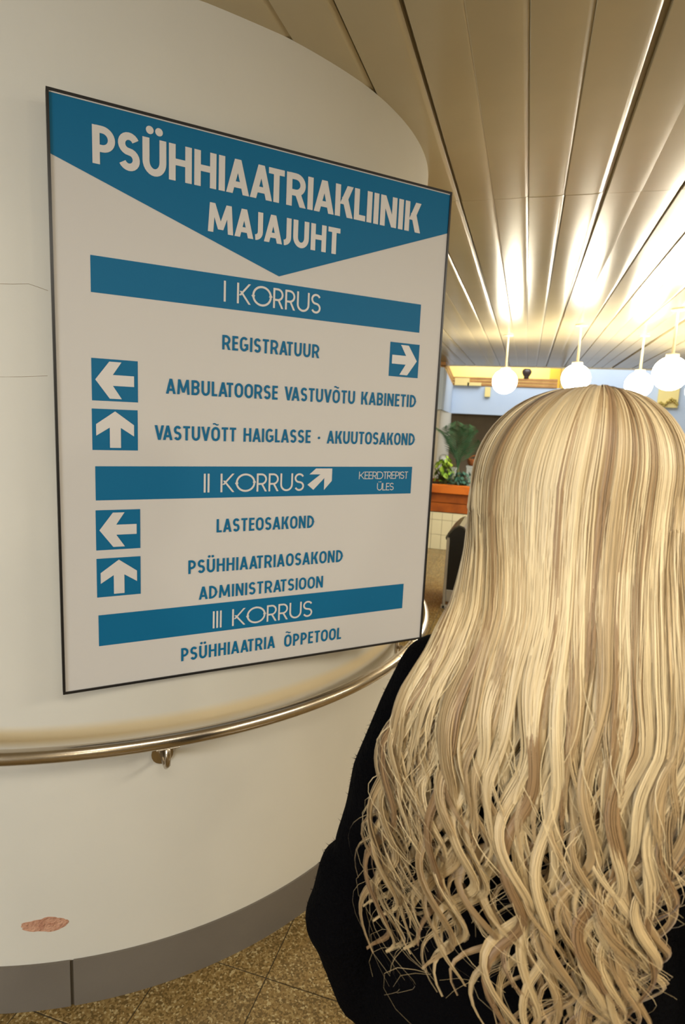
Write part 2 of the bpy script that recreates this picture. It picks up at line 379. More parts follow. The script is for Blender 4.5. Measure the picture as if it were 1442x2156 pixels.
box('soil', -2.36, 1.56, .04, .70, .0, .30, M['soil'], pl)
tag(pl, 'long orange pine planter trough of boards on the ivory tiled wall', 'planter')
SZ = .77
def frond(bm, base, az, length, lean, nleaf=22):
    d = Vector((math.cos(az), math.sin(az), 0)); pts = []
    for k in range(12):
        t = k/11; pts.append(Vector(base)+d*lean*t**1.7+Vector((0, 0, length*(t-.22*t**3))))
    sweep(bm, pts, [.006*(1-.8*k/11) for k in range(12)], 5)
    for k in range(nleaf):
        t = .25+.75*k/(nleaf-1); i = min(10, int(t*11)); p = pts[i].lerp(pts[i+1], t*11-i); tan = (pts[i+1]-pts[i]).normalized()
        sd = tan.cross(Vector((0, 0, 1))+d*.1)
        sd = sd.normalized() if sd.length > 1e-3 else d
        for s in (-1, 1):
            L = (.20*math.sin(PI*min(1, t*.9+.1))+.05); dr = (sd*s*.8+tan*.75+Vector((0, 0, -.1))).normalized()
            tip = p+dr*L+Vector((0, 0, -.03)); mid = p+dr*L*.5; wv = tan*.0065
            q = [bm.verts.new(x) for x in (p, mid-wv, tip, mid+wv)]; bm.faces.new(q)
def palm(x, y, h, n, label, seed):
    random.seed(seed)
    r = empty('palm_plant', (x, y, SZ))
    bm = bmesh.new(); sweep(bm, [(0, 0, 0), (.01, 0, .15), (0, .01, .28)], [.02, .016, .012], 8); frombm('stem', bm, M['stem'], r, True)
    for k in range(n):
        bm = bmesh.new(); frond(bm, (0, 0, .15), 2*PI*k/n+random.uniform(-.3, .3), h*random.uniform(.75, 1.05)-.12, random.uniform(.10, .35)); frombm('frond', bm, M['palm'], r)
    tag(r, label, 'plant')
palm(-.80, 7.90, .92, 9, 'tall dark green palm in the wooden planter, nearest the centre of the trough view', 3)
palm(-1.50, 7.98, .80, 8, 'smaller feathery palm left of the tall palm in the planter', 5)
palm(.25, 7.9, .70, 8, 'feathery palm at the right of the planter behind the blond person', 9)
def leafy(name, x, y, h, n, m, label, seed, rad=.18, ls=.06):
    random.seed(seed); r = empty(name, (x, y, SZ))
    bm = bmesh.new(); lb = bmesh.new()
    for k in range(n):
        a = random.uniform(0, 2*PI); q = random.random()**.5*rad; z = random.uniform(.12, 1)*h*(1-.4*q/rad)
        p = Vector((q*math.cos(a), q*math.sin(a)*.8, z))
        sweep(bm, [(0, 0, 0), p*.5+Vector((0, 0, .03)), p], .0025, 4)
        e = Euler((random.uniform(.3, 1.4), 0, a+PI/2)).to_matrix(); L = ls*random.uniform(.7, 1.2)
        sh = [(0, 0, 0), (.45*L, .35*L, .06*L), (.38*L, .75*L, .03*L), (0, 1.25*L, -.12*L), (-.38*L, .75*L, .03*L), (-.45*L, .35*L, .06*L)]
        vv = [lb.verts.new(p+e @ Vector(s)) for s in sh]; c = lb.verts.new(p+e @ Vector((0, .6*L, -.05*L)))
        for i in range(6): lb.faces.new((vv[i], vv[(i+1) % 6], c))
    frombm('stems', bm, M['stem'], r); o = frombm('leaves', lb, m, r); o['kind'] = 'stuff'; tag(r, label, 'plant')
leafy('leafy_plant', -.94, 7.66, .42, 90, M['leaf'], 'bright lime green leafy plant at the left of the planter beside the sign edge', 11, .15, .06)
leafy('trailing_plant', -.73, 7.62, .22, 70, M['leaf2'], 'low bluish green plant at the front of the planter', 12, .16, .05)
leafy('leafy_plant', -.25, 7.72, .35, 70, M['leaf'], 'green leafy plant in the planter hidden behind the blond person', 13, .15, .06)
def pot(name, x, y, w_, h, label):
    bm = bmesh.new(); bx(bm, -w_/2, w_/2, -.07, .07, 0, h, .006); r = empty(name, (x, y, SZ)); frombm('pot_body', bm, M['pot'], r)
    box('pot_rim', -w_/2-.006, w_/2+.006, -.076, .076, h-.025, h+.004, M['pot'], r, .003); tag(r, label, 'pot')
pot('square_pot', -.595, 8.02, .20, .255, 'grey square pot in the planter with a rust basket on top')
pot('square_pot', -.86, 7.80, .10, .23, 'narrow grey pot between the lime plant and the palm')
bk = empty('rust_basket', (-.595, 8.02, SZ+.26))
bm = bmesh.new()
for k in range(5): 
    zz = .010+k*.016; rr = .075+.02*math.sin(k/4*PI*.7)
    sweep(bm, [(rr*math.cos(t*PI/10), rr*math.sin(t*PI/10), zz) for t in range(21)], .0085, 6)
lathe(bm, [(0, .001), (.07, .001), (.085, .04), (.075, .078), (.065, .078), (0, .02)], 20)
frombm('basket_body', bm, M['basket'], bk, True)
bm = bmesh.new(); sweep(bm, [(.08*math.cos(t*PI/10), 0, .07+.06*math.sin(t*PI/10)) for t in range(11)], .009, 6); frombm('basket_handle', bm, M['basket'], bk, True)
tag(bk, 'small rust-brown basket sitting on the grey square pot', 'basket')
gb = empty('ball_ornament', (-1.0, 7.98, SZ))
bm = bmesh.new(); ico(bm, (0, 0, .325), .063, 3); frombm('ball', bm, M['ball'], gb, True)
bm = bmesh.new(); lathe(bm, [(0, 0), (.03, 0), (.012, .02), (.010, .262), (0, .262)], 12); frombm('post', bm, M['ball'], gb, True)
tag(gb, 'white ball on a short post among the planter leaves', 'ornament')

# black padded chair seen side on
chx = empty('padded_chair', (-.55, 5.09, 0))
box('side_frame', -.010, .012, -.02, .02, 0.0, .62, M['grey_metal'], chx, .003)
box('side_frame', -.010, .012, .50, .54, 0.0, .62, M['grey_metal'], chx, .003)
box('base_panel', .012, .62, .0, .52, .06, .165, M['grey_metal'], chx, .006)
box('foot', -.02, .64, -.02, .02, 0, .03, M['grey_metal'], chx, .004); box('foot', -.02, .64, .50, .54, 0, .03, M['grey_metal'], chx, .004)
bm = bmesh.new()
prof = [(.014, .17), (.014, .60), (-.02, .60), (-.022, .615), (.0, .655), (.045, .705), (.085, .725), (.12, .715), (.148, .68), (.158, .60), (.175, .50), (.165, .42), (.178, .33), (.175, .17)]
a = [bm.verts.new((x, 0, z)) for x, z in prof]; b = [bm.verts.new((x, .52, z)) for x, z in prof]
bm.faces.new(a); bm.faces.new(b[::-1])
for k in range(len(prof)): bm.faces.new((a[k], a[(k+1) % len(prof)], b[(k+1) % len(prof)], b[k]))
frombm('back_cushion', bm, M['leather'], chx)
bm = bmesh.new(); rp = [(-.024, .618), (-.004, .66), (.043, .712), (.085, .733), (.125, .722), (.156, .683), (.166, .60)]; ri = [(x+(.085-x)*.12, z-.012) for x, z in rp]
pr = rp+ri[::-1]
a = [bm.verts.new((x, -.006, z)) for x, z in pr]; b = [bm.verts.new((x, .526, z)) for x, z in pr]
n = len(pr)
for k in range(len(rp)-1): bm.faces.new((a[k], a[k+1], a[n-2-k], a[n-1-k])); bm.faces.new((b[k], b[n-1-k], b[n-2-k], b[k+1]))
for k in range(n): bm.faces.new((a[k], b[k], b[(k+1) % n], a[(k+1) % n]))
o = frombm('top_roll', bm, M['roll'], chx); o['label'] = 'leather top roll, grey highlight in its colour'
bm = bmesh.new(); bx(bm, .18, .60, .0, .52, .166, .40, .03); frombm('seat_cushion', bm, M['leather'], chx)
bm = bmesh.new()
sweep(bm, [(.165, -.008, .63), (.20, -.010, .55), (.205, -.010, .42), (.18, -.008, .2), (.18, -.008, .07)], .012, 8); frombm('side_tube', bm, M['grey_metal'], chx, True)
tag(chx, 'black padded chair with grey rolled top and grey metal side frame, beyond the handrail', 'chair')

# ------------------------------------------------------------------ pendant globes
def globe_proto():
    r = empty('globe_pendant')
    bm = bmesh.new(); bmesh.ops.create_uvsphere(bm, u_segments=40, v_segments=24, radius=.127); frombm('opal_globe', bm, M['globe'], r, True)
    bm = bmesh.new(); lathe(bm, [(0, .122), (.045, .120), (.047, .145), (.012, .152), (.008, .46), (.05, .462), (.05, .476), (0, .476)], 24)
    frombm('stem', bm, M['cord'], r, True); return r
gp = globe_proto(); kids = list(gp.children)
GL = [((-.262, 6.72), 'round white pendant globe nearest the sign, leftmost of the row'),
      ((.39, 6.02), 'lit white pendant globe just left of the top of the blond head'),
      ((1.015, 6.66), 'smaller lit globe just right of the top of the blond head'),
      ((1.01, 5.24), 'largest lit pendant globe at the right edge of the photo'),
      ((1.72, 6.0), 'lit pendant globe just outside the right side of the view, middle row'),
      ((1.72, 4.6), 'lit pendant globe outside the right side of the view, nearest row'),
      ((1.72, 7.4), 'lit pendant globe outside the right side of the view, farthest row'),
      ((2.40, 5.3), 'lit pendant globe farthest right of the cluster'),
      ((2.9, 2.6), 'unseen pendant globe added to light the ceiling, well right of the person'),  # this and the next two: added out of view to brighten the near ceiling
      ((2.9, -.6), 'unseen pendant globe added to light the ceiling, behind and right of the viewer'),
      ((.9, -2.4), 'unseen pendant globe added to light the ceiling, directly behind the viewer')]
for i, ((x, y), lab) in enumerate(GL):
    if i == 0: r = gp
    else:
        r = gp.copy(); C.objects.link(r)
        for k in kids:
            c = k.copy(); C.objects.link(c); c.parent = r
    r.location = (x, y, 2.024); tag(r, lab, 'lamp', 'round pendant globes')

# fixtures for the two ceiling strips that light the near hall
for (x, y) in ((.45, -.35), (2.4, .9)):
    r = empty('ceiling_light', (x, y, 2.44)); bm = bmesh.new()
    bx(bm, -.63, .63, -.28, .28, .012, .058, .004); frombm('housing', bm, M['white_trim'], r)
    tag(r, 'shallow white ceiling light '+('above the viewer' if y < 0 else 'over the hall to the right'), 'lamp')

# ------------------------------------------------------------------ handrail on the drum
HR, HZ = CR+.10, .787
hr = empty('handrail', (CX, CY, 0))
def loc(p): return (p[0]-CX, p[1]-CY, p[2])
bm = bmesh.new(); sweep(bm, [loc(dp(-130+2*k, HR, HZ)) for k in range(116)], .0185, 20); frombm('rail_tube', bm, M['steel'], hr, True)
def bracket(deg):
    def P(d, r_, z): return loc(dp(deg+d, r_, z))
    bm = bmesh.new()
    sweep(bm, [P(0, HR, HZ-.012), P(0, HR, HZ-.045), P(0, HR-.006, HZ-.068), P(0, HR-.025, HZ-.083), P(0, CR+.04, HZ-.088), P(0, CR+.003, HZ-.088)], .0075, 10)
    frombm('bracket_arm', bm, M['steel'], hr, True)
    bm = bmesh.new(); sweep(bm, [P(0, CR+.0005, HZ-.088), P(0, CR+.006, HZ-.088)], .028, 20); frombm('wall_rosette', bm, M['steel'], hr)
    bm = bmesh.new(); sweep(bm, [P(-1.2, HR, HZ-.017), P(1.2, HR, HZ-.017)], .009, 8, flat=.6); frombm('saddle', bm, M['steel'], hr)
for d in (-100.5, -49.0, 2.5, 54, 98): bracket(d)
tag(hr, 'brushed steel handrail curving round the white wall below the sign', 'handrail')

# ------------------------------------------------------------------ directory sign
SW, SH, ST = 1.022, 1.309, .026
n_ = Vector((.69714663, -.71692857, 0)); u_ = Vector((.71692857, .69714663, 0))
p0 = Vector((CX, CY, 0))+n_*(CR+.03)-u_*.303; p0.z = 2.228
sign = bpy.data.objects.new('directory_sign', None); C.objects.link(sign)
# local: x right along the board, y up, z out of the board
sign.matrix_world = Matrix(((u_.x, 0, n_.x, p0.x), (u_.y, 0, n_.y, p0.y), (0, 1, 0, p0.z), (0, 0, 0, 1)))
tag(sign, 'white and blue hospital directory board in a thin black frame on the curved wall', 'sign')
FW = .0055
box('panel', FW, SW-FW, -SH+FW, -FW, -ST+.003, -.002, M['panel'], sign)
for a in ((0, SW, -FW, 0), (0, SW, -SH, -SH+FW), (0, FW, -SH+FW, -FW), (SW-FW, SW, -SH+FW, -FW)):
    box('frame_strip', a[0], a[1], a[2], a[3], -ST, .0015, M['black_frame'], sign)
box('reflection_strip', FW, SW-FW, -FW-.0022, -FW, -.002, -.0008, M['panel'], sign)  # pale strip standing in for the line of light reflected under the frame
for x in (.30, .87):
    for y in (-.2, -1.12):
        gap = CR - math.sqrt(max(0, CR**2-(x-.303)**2))
        box('mounting_block', x-.02, x+.02, y-.03, y+.03, -ST-.004-gap-.002, -ST, M['black_frame'], sign)

ZB, ZT = -.0015, -.0008
def flat(name, polys, z, m, parent, label=None, zs=False):
    v = []; f = []
    for q, p in enumerate(polys):
        i = len(v); zz = z+(q % 9)*.00002 if zs else z; v += [(x/1000, y/1000, zz) for x, y in p]; f.append(tuple(range(i, i+len(p))))
    me = bpy.data.meshes.new(name); me.from_pydata(v, [], f); me.update()
    bm = bmesh.new(); bm.from_mesh(me)
    for fc in bm.faces:
        fc.normal_update()
        if fc.normal.z < 0: fc.normal_flip()
    bm.to_mesh(me); bm.free()
    o = link(name, me, m, parent)
    if label: o['label'] = label
    return o
def rect(x0, x1, y0, y1): return [(x0, y0), (x1, y0), (x1, y1), (x0, y1)]
BLx, BRx = FW*1000, (SW-FW)*1000
chev = flat('header_band', [[(BLx, -8), (BLx, -124), (514, -295), (BRx, -109), (BRx, -8)]], ZB, M['blue'], sign)
chev['label'] = 'blue header coming to a point'
bars = [flat('floor_band', [rect(*a)], ZB, M['blue'], sign) for a in ((78, 943, -388, -311), (80, 948, -848, -769), (81, 944, -1201, -1124))]
def arrow_shape(cx, cy, s, ang):
    pts = [(0, 42), (41, 12), (41, -14), (12, 5), (12, -41), (-12, -41), (-12, 5), (-41, -14), (-41, 12)]   # points up
    c, q = math.cos(ang), math.sin(ang)
    return [(cx+s*(x*c-y*q), cy+s*(x*q+y*c)) for x, y in pts]
for (x0, x1, y0, y1, ang) in ((76, 175, -621, -528, PI/2), (75, 174, -732, -639, 0), (849, 947, -514, -421, -PI/2), (79, 178, -966, -871, PI/2), (79, 178, -1080, -986, 0)):
    t = flat('arrow_tile', [rect(x0, x1, y0, y1)], ZB, M['blue'], sign)
    sh = arrow_shape((x0+x1)/2, (y0+y1)/2, 1.0, ang)
    # split the concave outline in three convex pieces
    P = sh; flat('arrow', [[P[0], P[1], P[2], P[3], (P[0][0]*.0+(P[3][0]+P[7-1][0])/2, (P[3][1]+P[6][1])/2)], [P[0], ((P[3][0]+P[6][0])/2, (P[3][1]+P[6][1])/2), P[6], P[7], P[8]], [P[3], P[4], P[5], P[6]]], ZT, M['white_print'], t)
# diagonal arrow on the second floor band
na = [(685, -774), (685, -808), (662, -833), (662, -800), (630, -832), (612, -818), (650, -790), (617, -790), (636, -774)]
flat('arrow', [[na[0], na[1], na[2], na[3]], [na[0], na[3], na[6]], [na[3], na[4], na[5], na[6]], [na[0], na[6], na[7], na[8]]], ZT, M['white_print'], bars[1])

# --- lettering built from strokes
def stroke(pts, w_):
    pts = [Vector(p) for p in pts]; N = len(pts); L = []; Rr = []
    for i in range(N):
        d0 = (pts[i]-pts[i-1]).normalized() if i else (pts[1]-pts[0]).normalized()
        d1 = (pts[i+1]-pts[i]).normalized() if i < N-1 else d0
        nn = Vector((-(d0.y+d1.y), d0.x+d1.x)).normalized(); k = 1/max(.5, nn.dot(Vector((-d0.y, d0.x))))
        L.append(pts[i]+nn*w_/2*k); Rr.append(pts[i]-nn*w_/2*k)
    return [[tuple(L[i]), tuple(L[i+1]), tuple(Rr[i+1]), tuple(Rr[i])] for i in range(N-1)]
def arc(cx, cy, rx, ry, a0, a1, n=14):
    return [(cx+rx*math.cos(math.radians(a0+(a1-a0)*i/n)), cy+ry*math.sin(math.radians(a0+(a1-a0)*i/n))) for i in range(n+1)]
def sl(xb, yb, xt, yt, wh): return [(xb, yb), (xb+wh, yb), (xt+wh, yt), (xt, yt)]
def glyph(c, W, w_, rnd):
    """cap height 1, advance box W, stem weight w_; rnd: True for round geometric bowls."""
    e = w_/2; h = w_*.92; g = h/2
    def hb(x0, x1, y): return [(x0, y-g), (x1, y-g), (x1, y+g), (x0, y+g)]
    stem = [(0, 0), (w_, 0), (w_, 1), (0, 1)]
    rx = W/2-e; ry = (.5-g) if rnd else min(.5-g, rx*1.25)
    if c == 'I': return [stem]
    if c == 'H': return [stem, [(W-w_, 0), (W, 0), (W, 1), (W-w_, 1)], hb(w_, W-w_, .52)]
    if c == 'L': return [stem, hb(w_, W, g)]
    if c == 'E': return [stem, hb(w_, W, g), hb(w_, W*.94, .52), hb(w_, W, 1-g)]
    if c == 'T': return [hb(0, W, 1-g), [((W-w_)/2, 0), ((W+w_)/2, 0), ((W+w_)/2, 1-h), ((W-w_)/2, 1-h)]]
    if c == 'A':
        q = w_*1.06; return [sl(0, 0, W/2-q/2, 1, q), sl(W-q, 0, W/2-q/2, 1, q), hb(W*.5*.30+q*.6, W-(W*.5*.30+q*.6), .27)]
    if c == 'V':
        q = w_*1.06; return [sl(W/2-q/2, 0, 0, 1, q), sl(W/2-q/2, 0, W-q, 1, q)]
    if c == 'N':
        q = w_*1.05; return [stem, [(W-w_, 0), (W, 0), (W, 1), (W-w_, 1)], sl(W-q, 0, 0, 1, q)]
    if c == 'M':
        q = w_*1.0; o = W*.07; return [sl(0, 0, o, 1, q), sl(W-q, 0, W-o-q, 1, q), sl(W/2-q/2, .12 if not rnd else 0, o, 1, q), sl(W/2-q/2, .12 if not rnd else 0, W-o-q, 1, q)]
    if c == 'K':
        q = w_*1.18; return [stem, sl(w_*.9, .40, W-q, 1, q), sl(W-q*.95, 0, w_*1.25, .62, q)]
    if c in 'UÜ':
        P = [(e, 1), (e, g+ry)]+arc(W/2, g+ry, rx, ry, 180, 360)[1:]+[(W-e, 1)]
        if rnd: P = [(e, 1), (e, g+rx)]+arc(W/2, g+rx, rx, rx, 180, 360)[1:]+[(W-e, 1)]
        out = stroke(P, w_)
        if c == 'Ü':
            r_ = max(w_*.56, .07); d = max(.13, r_*1.15)
            for s in (-1, 1): out.append([(W/2+s*d+r_*math.cos(k*PI/8), 1.10+r_+r_*math.sin(k*PI/8)) for k in range(16)])
        return out
    if c == 'J': q = W-e; return stroke([(W-e, 1), (W-e, g+q)]+arc(0, g+q, q, q, 0, -88)[1:], w_)
    if c in 'OÕ':
        P = arc(W/2, 1-g-ry, rx, ry, 0, 180)+arc(W/2, g+ry, rx, ry, 180, 360)
        out = stroke(P+[P[0], P[1]], w_)
        if c == 'Õ': out += stroke([(W/2-.20+.04*k, 1.19+.045*math.sin(k/10*2*PI)) for k in range(11)], w_*.55)
        return out
    if c == 'G':
        P = arc(W/2, 1-g-ry, rx, ry, 38, 180)+arc(W/2, g+ry, rx, ry, 180, 330)
        return stroke(P, w_)+[hb(W*.52, W, .44), [(W-w_, .12), (W, .12), (W, .44+g), (W-w_, .44+g)]]
    if c == 'S':
        rs = (1-2*g)/4; P = arc(W/2, 1-g-rs, rx, rs, 25, 250)+arc(W/2, g+rs, rx, rs, 70, -155)
        return stroke(P, w_)
    if c in 'PRB':
        m = .42 if c != 'B' else .52; r_ = (1-g-m)/2
        P = [(w_, 1-g), (W-e-min(r_, W-e-w_), 1-g)]
        xr = P[1][0]; rr = W-e-xr
        out = [stem]+stroke([(w_*.5, 1-g), (xr, 1-g)]+arc(xr, 1-g-r_, rr, r_, 90, -90)[1:]+[(w_*.5, m)], w_*.97)
        if c == 'R': q = w_*1.12; out.append(sl(W-q*.92, 0, W*.42, m, q))
        if c == 'B':
            r2 = (m-g)/2; out += stroke([(w_*.5, m), (W-e-rr, m)]+arc(W-e-rr, m-r2, rr, r2, 90, -90)[1:]+[(w_*.5, g)], w_*.97)
        return out
    if c == 'D':
        rr = min(W-e-w_*.8, .5-g) if not rnd else min(W-e-w_*.8, .5-g); ryd = (.5-g) if rnd else min(.5-g, rr*1.3)
        xr = W-e-rr
        return [stem]+stroke([(w_*.5, 1-g), (xr, 1-g)]+arc(xr, 1-g-ryd, rr, ryd, 90, 0)[1:]+arc(xr, g+ryd, rr, ryd, 0, -90)+[(w_*.5, g)], w_*.97)
    if c == '·': return [[(W/2+w_*.6*math.cos(k*PI/6), .42+w_*.6*math.sin(k*PI/6)) for k in range(12)]]
    return []
BW = {'J': .46, 'L': .66, 'E': .72, 'T': .80, 'S': .88, 'P': .90, 'B': .94, 'M': 1.42, 'O': 1.06, 'Õ': 1.06, 'G': 1.05, 'A': 1.10, 'V': 1.06, '·': .5, ' ': .55}
BWR = {'J': .45, 'L': .62, 'E': .66, 'T': .66, 'S': .78, 'P': .72, 'B': .8, 'M': 1.4, 'O': 1.45, 'Õ': 1.45, 'G': 1.4, 'A': 1.2, 'V': 1.2, 'K': 1.0, 'R': .78, 'U': 1.0, 'Ü': 1.0, 'D': 1.15, ' ': .52, 'N': 1.15}
def kern(a, b, gap):
    if a in 'AVT' and b in 'AVT' and a != b: return gap-.20
    if b == 'J': return gap-.02
    if a == 'A' and b == 'A': return gap-.05
    if 'A' in (a, b) or 'V' in (a, b): return gap-.035
    if a == 'L' and b in 'AI' or a == 'K' or b == 'O' or a == 'O': return gap-.02
    return gap
def text(s, x0, x1, yb, cap, w_, m, parent, rnd=False, gap=.1):
    bw = BWR if rnd else BW
    tot = (x1-x0)/cap; fixed = sum(w_ for c in s if c == 'I')+sum(kern(a, b, gap) for a, b in zip(s, s[1:])); flex = sum(bw.get(c, 1.0) for c in s if c != 'I')
    k = (tot-fixed)/flex; x = 0; polys = []
    for i, c in enumerate(s):
        W = w_ if c == 'I' else bw.get(c, 1.0)*k
        if c == ' ':
            if polys: flat('lettering', polys, ZT, m, parent, zs=True)
            polys = []
        for p in glyph(c, W, w_, rnd): polys.append([(x0+(x+a)*cap, yb+b*cap) for a, b in p])
        x += W+(kern(c, s[i+1], gap) if i+1 < len(s) else 0)
    return flat('lettering', polys, ZT, m, parent, zs=True)
WP, BP = M['white_print'], M['blue']
text('PSÜHHIAATRIAKLIINIK', 86, 923, -125, 76, .195, WP, chev, gap=.075)
text('MAJAJUHT', 334, 679, -219, 64, .20, WP, chev, gap=.085)
text('I KORRUS', 374, 631, -372, 48, .104, WP, bars[0], True, .10)
text('REGISTRATUUR', 372, 632, -484, 34.5, .172, BP, sign, gap=.13)
text('AMBULATOORSE VASTUVÕTU KABINETID', 238, 946, -597, 35, .172, BP, sign, gap=.12)
text('VASTUVÕTT HAIGLASSE · AKUUTOSAKOND', 212, 950, -706, 34.5, .172, BP, sign, gap=.12)
text('II KORRUS', 330, 602, -834, 47, .104, WP, bars[1], True, .10)
text('KEERDTREPIST', 770, 934, -804, 21, .10, WP, bars[1], True, .05)
text('ÜLES', 831, 887, -837, 21, .10, WP, bars[1], True, .05)
text('LASTEOSAKOND', 364, 636, -937, 34.5, .172, BP, sign, gap=.13)
text('PSÜHHIAATRIAOSAKOND', 293, 730, -1040, 35, .172, BP, sign, gap=.13)
text('ADMINISTRATSIOON', 320, 671, -1110, 34, .172, BP, sign, gap=.13)
text('III KORRUS', 357, 641, -1191, 46, .104, WP, bars[2], True, .10)
text('PSÜHHIAATRIA', 276, 532, -1269, 35, .172, BP, sign, gap=.13)
text('ÕPPETOOL', 559, 737, -1271, 35, .172, BP, sign, gap=.13)

# ------------------------------------------------------------------ the person
PX, PYY = .06, .75
per = empty('person', (PX, PYY, 0)); tag(per, 'person seen from behind with very long wavy blond hair and a black coat', 'person')
def capsule(bm, a, b, ra, rb, n=14):
    a, b = Vector(a), Vector(b); pts = []; rad = []
    d = b-a; L = max(d.length, 1e-5); dn = d/L
    for k in range(5): t = PI/2*k/5; pts.append(a-dn*ra*math.cos(t)); rad.append(max(.0008, ra*math.sin(t)))
    for k in range(5): t = k/4; pts.append(a.lerp(b, t)); rad.append(ra+(rb-ra)*t)
    for k in range(1, 6): t = PI/2*k/5; pts.append(b+dn*rb*math.sin(t)); rad.append(max(.0008, rb*math.cos(t)))
    sweep(bm, pts, rad, n)
def remeshed(name, bm, voxel, m, parent, smooth_it=3, post=None):
    bmesh.ops.recalc_face_normals(bm, faces=bm.faces)
    me = bpy.data.meshes.new(name+'_src'); bm.to_mesh(me); bm.free()
    o = bpy.data.objects.new(name+'_src', me); C.objects.link(o)
    r = o.modifiers.new('r', 'REMESH'); r.mode = 'VOXEL'; r.voxel_size = voxel; r.use_smooth_shade = True
    s = o.modifiers.new('s', 'SMOOTH'); s.factor = .5; s.iterations = smooth_it
    dg = bpy.context.evaluated_depsgraph_get(); ev = o.evaluated_get(dg)
    m2 = bpy.data.meshes.new_from_object(ev); bpy.data.objects.remove(o)
    if post: 
        for v in m2.vertices: v.co = post(v.co)
    m2.materials.clear(); m2.name = name
    return link(name, m2, m, parent, True)
HZc = 1.535
bm = bmesh.new()
# skull, face, neck
ico(bm, (0, -.012, HZc+.018), 1, 3, (.076, .092, .088)); ico(bm, (0, .022, HZc-.03), 1, 3, (.062, .068, .085))
ico(bm, (0, .055, HZc-.078), 1, 2, (.036, .034, .028))
capsule(bm, (0, .088, HZc+.012), (0, .112, HZc-.024), .009, .013)                    # nose
for s in (-1, 1):
    ico(bm, (s*.013, .100, HZc-.027), .009, 2)
    capsule(bm, (s*.012, .088, HZc+.022), (s*.048, .074, HZc+.020), .009, .007)        # brow
    ico(bm, (s*.040, .066, HZc-.028), .022, 2, (1, .8, .9))                            # cheek
    ico(bm, (s*.076, -.002, HZc-.008), 1, 2, (.011, .020, .032))                       # ear
capsule(bm, (-.020, .086, HZc-.050), (.020, .086, HZc-.050), .0065, .0065); capsule(bm, (-.017, .085, HZc-.061), (.017, .085, HZc-.061), .0075, .0075)
capsule(bm, (0, -.02, 1.37), (0, -.005, HZc-.06), .055, .050)
# trunk
for (a, b, ra, rb) in (((-.05, -.01, 1.25), (.05, -.01, 1.25), .085, .085), ((-.05, -.005, 1.18), (.05, -.005, 1.18), .095, .095), ((-.04, 0, 1.05), (.04, 0, 1.05), .085, .085), ((-.07, -.01, .92), (.07, -.01, .92), .095, .095)):
    capsule(bm, a, b, ra, rb)
capsule(bm, (0, -.005, 1.25), (0, -.005, .93), .095, .10); 
ARM = {}
for s in (-1, 1):
    sh, el, wr = Vector((s*.138, -.01, 1.275)), Vector((s*.215, -.02, .965)), Vector((s*.11, .175, .93))
    capsule(bm, (s*.045, -.01, 1.29), sh, .055, .045); capsule(bm, sh, el, .046, .036); capsule(bm, el, wr, .036, .024)
    hip, kn, an = Vector((s*.085, -.005, .88)), Vector((s*.09, .01, .47)), Vector((s*.09, -.02, .085))
    capsule(bm, hip, kn, .080, .052); capsule(bm, kn, an, .050, .032)
    capsule(bm, (s*.09, -.03, .045), (s*.095, .13, .032), .034, .028)
    # hand: palm and five curled fingers, resting near the middle of the coat front
    d = Vector((-s*.80, .28, .05)).normalized(); upv = Vector((0, 0, 1)); side = d.cross(upv).normalized()
    pc = wr+d*.045
    for q in (-.018, 0, .018): capsule(bm, wr+d*.012+upv*q*.6, wr+d*.082+upv*q*1.6, .014, .0125)
    for j, (q, L) in enumerate(((.032, .066), (.011, .074), (-.011, .070), (-.032, .054))):
        b0 = wr+d*.078+upv*q; b1 = b0+d*L*.42; b2 = b1+(d*.75-Vector((0, .6, 0))).normalized()*L*.33; b3 = b2+(d*.35-Vector((0, .9, 0))).normalized()*L*.28
        capsule(bm, b0, b1, .0088, .0082); capsule(bm, b1, b2, .0082, .0076); capsule(bm, b2, b3, .0076, .0068)
    t0 = wr+d*.025+upv*.02; t1 = t0+Vector((-s*.015, -.012, .032)); t2 = t1+Vector((-s*.022, -.008, .018))
    capsule(bm, t0, t1, .0115, .0095); capsule(bm, t1, t2, .0095, .008)
body = remeshed('body', bm, .0045, M['skin'], per, 4)
for s in (-1, 1):
    bm = bmesh.new(); ico(bm, (0, 0, 0), .0115, 3); e = frombm('eye', bm, M['eye'], per, True); e.location = (s*.031, .0665, HZc+.004)
    bm = bmesh.new(); ico(bm, (0, .0085, 0), .0055, 2, (1, .75, 1)); frombm('iris', bm, M['iris'], e, True)
bm = bmesh.new(); capsule(bm, (-.019, .092, HZc-.050), (.019, .092, HZc-.050), .0045, .0045, 8); capsule(bm, (-.015, .092, HZc-.060), (.015, .092, HZc-.060), .005, .005, 8)
frombm('lips', bm, mat('lips', (.45, .16, .14, 1), .4), per, True)
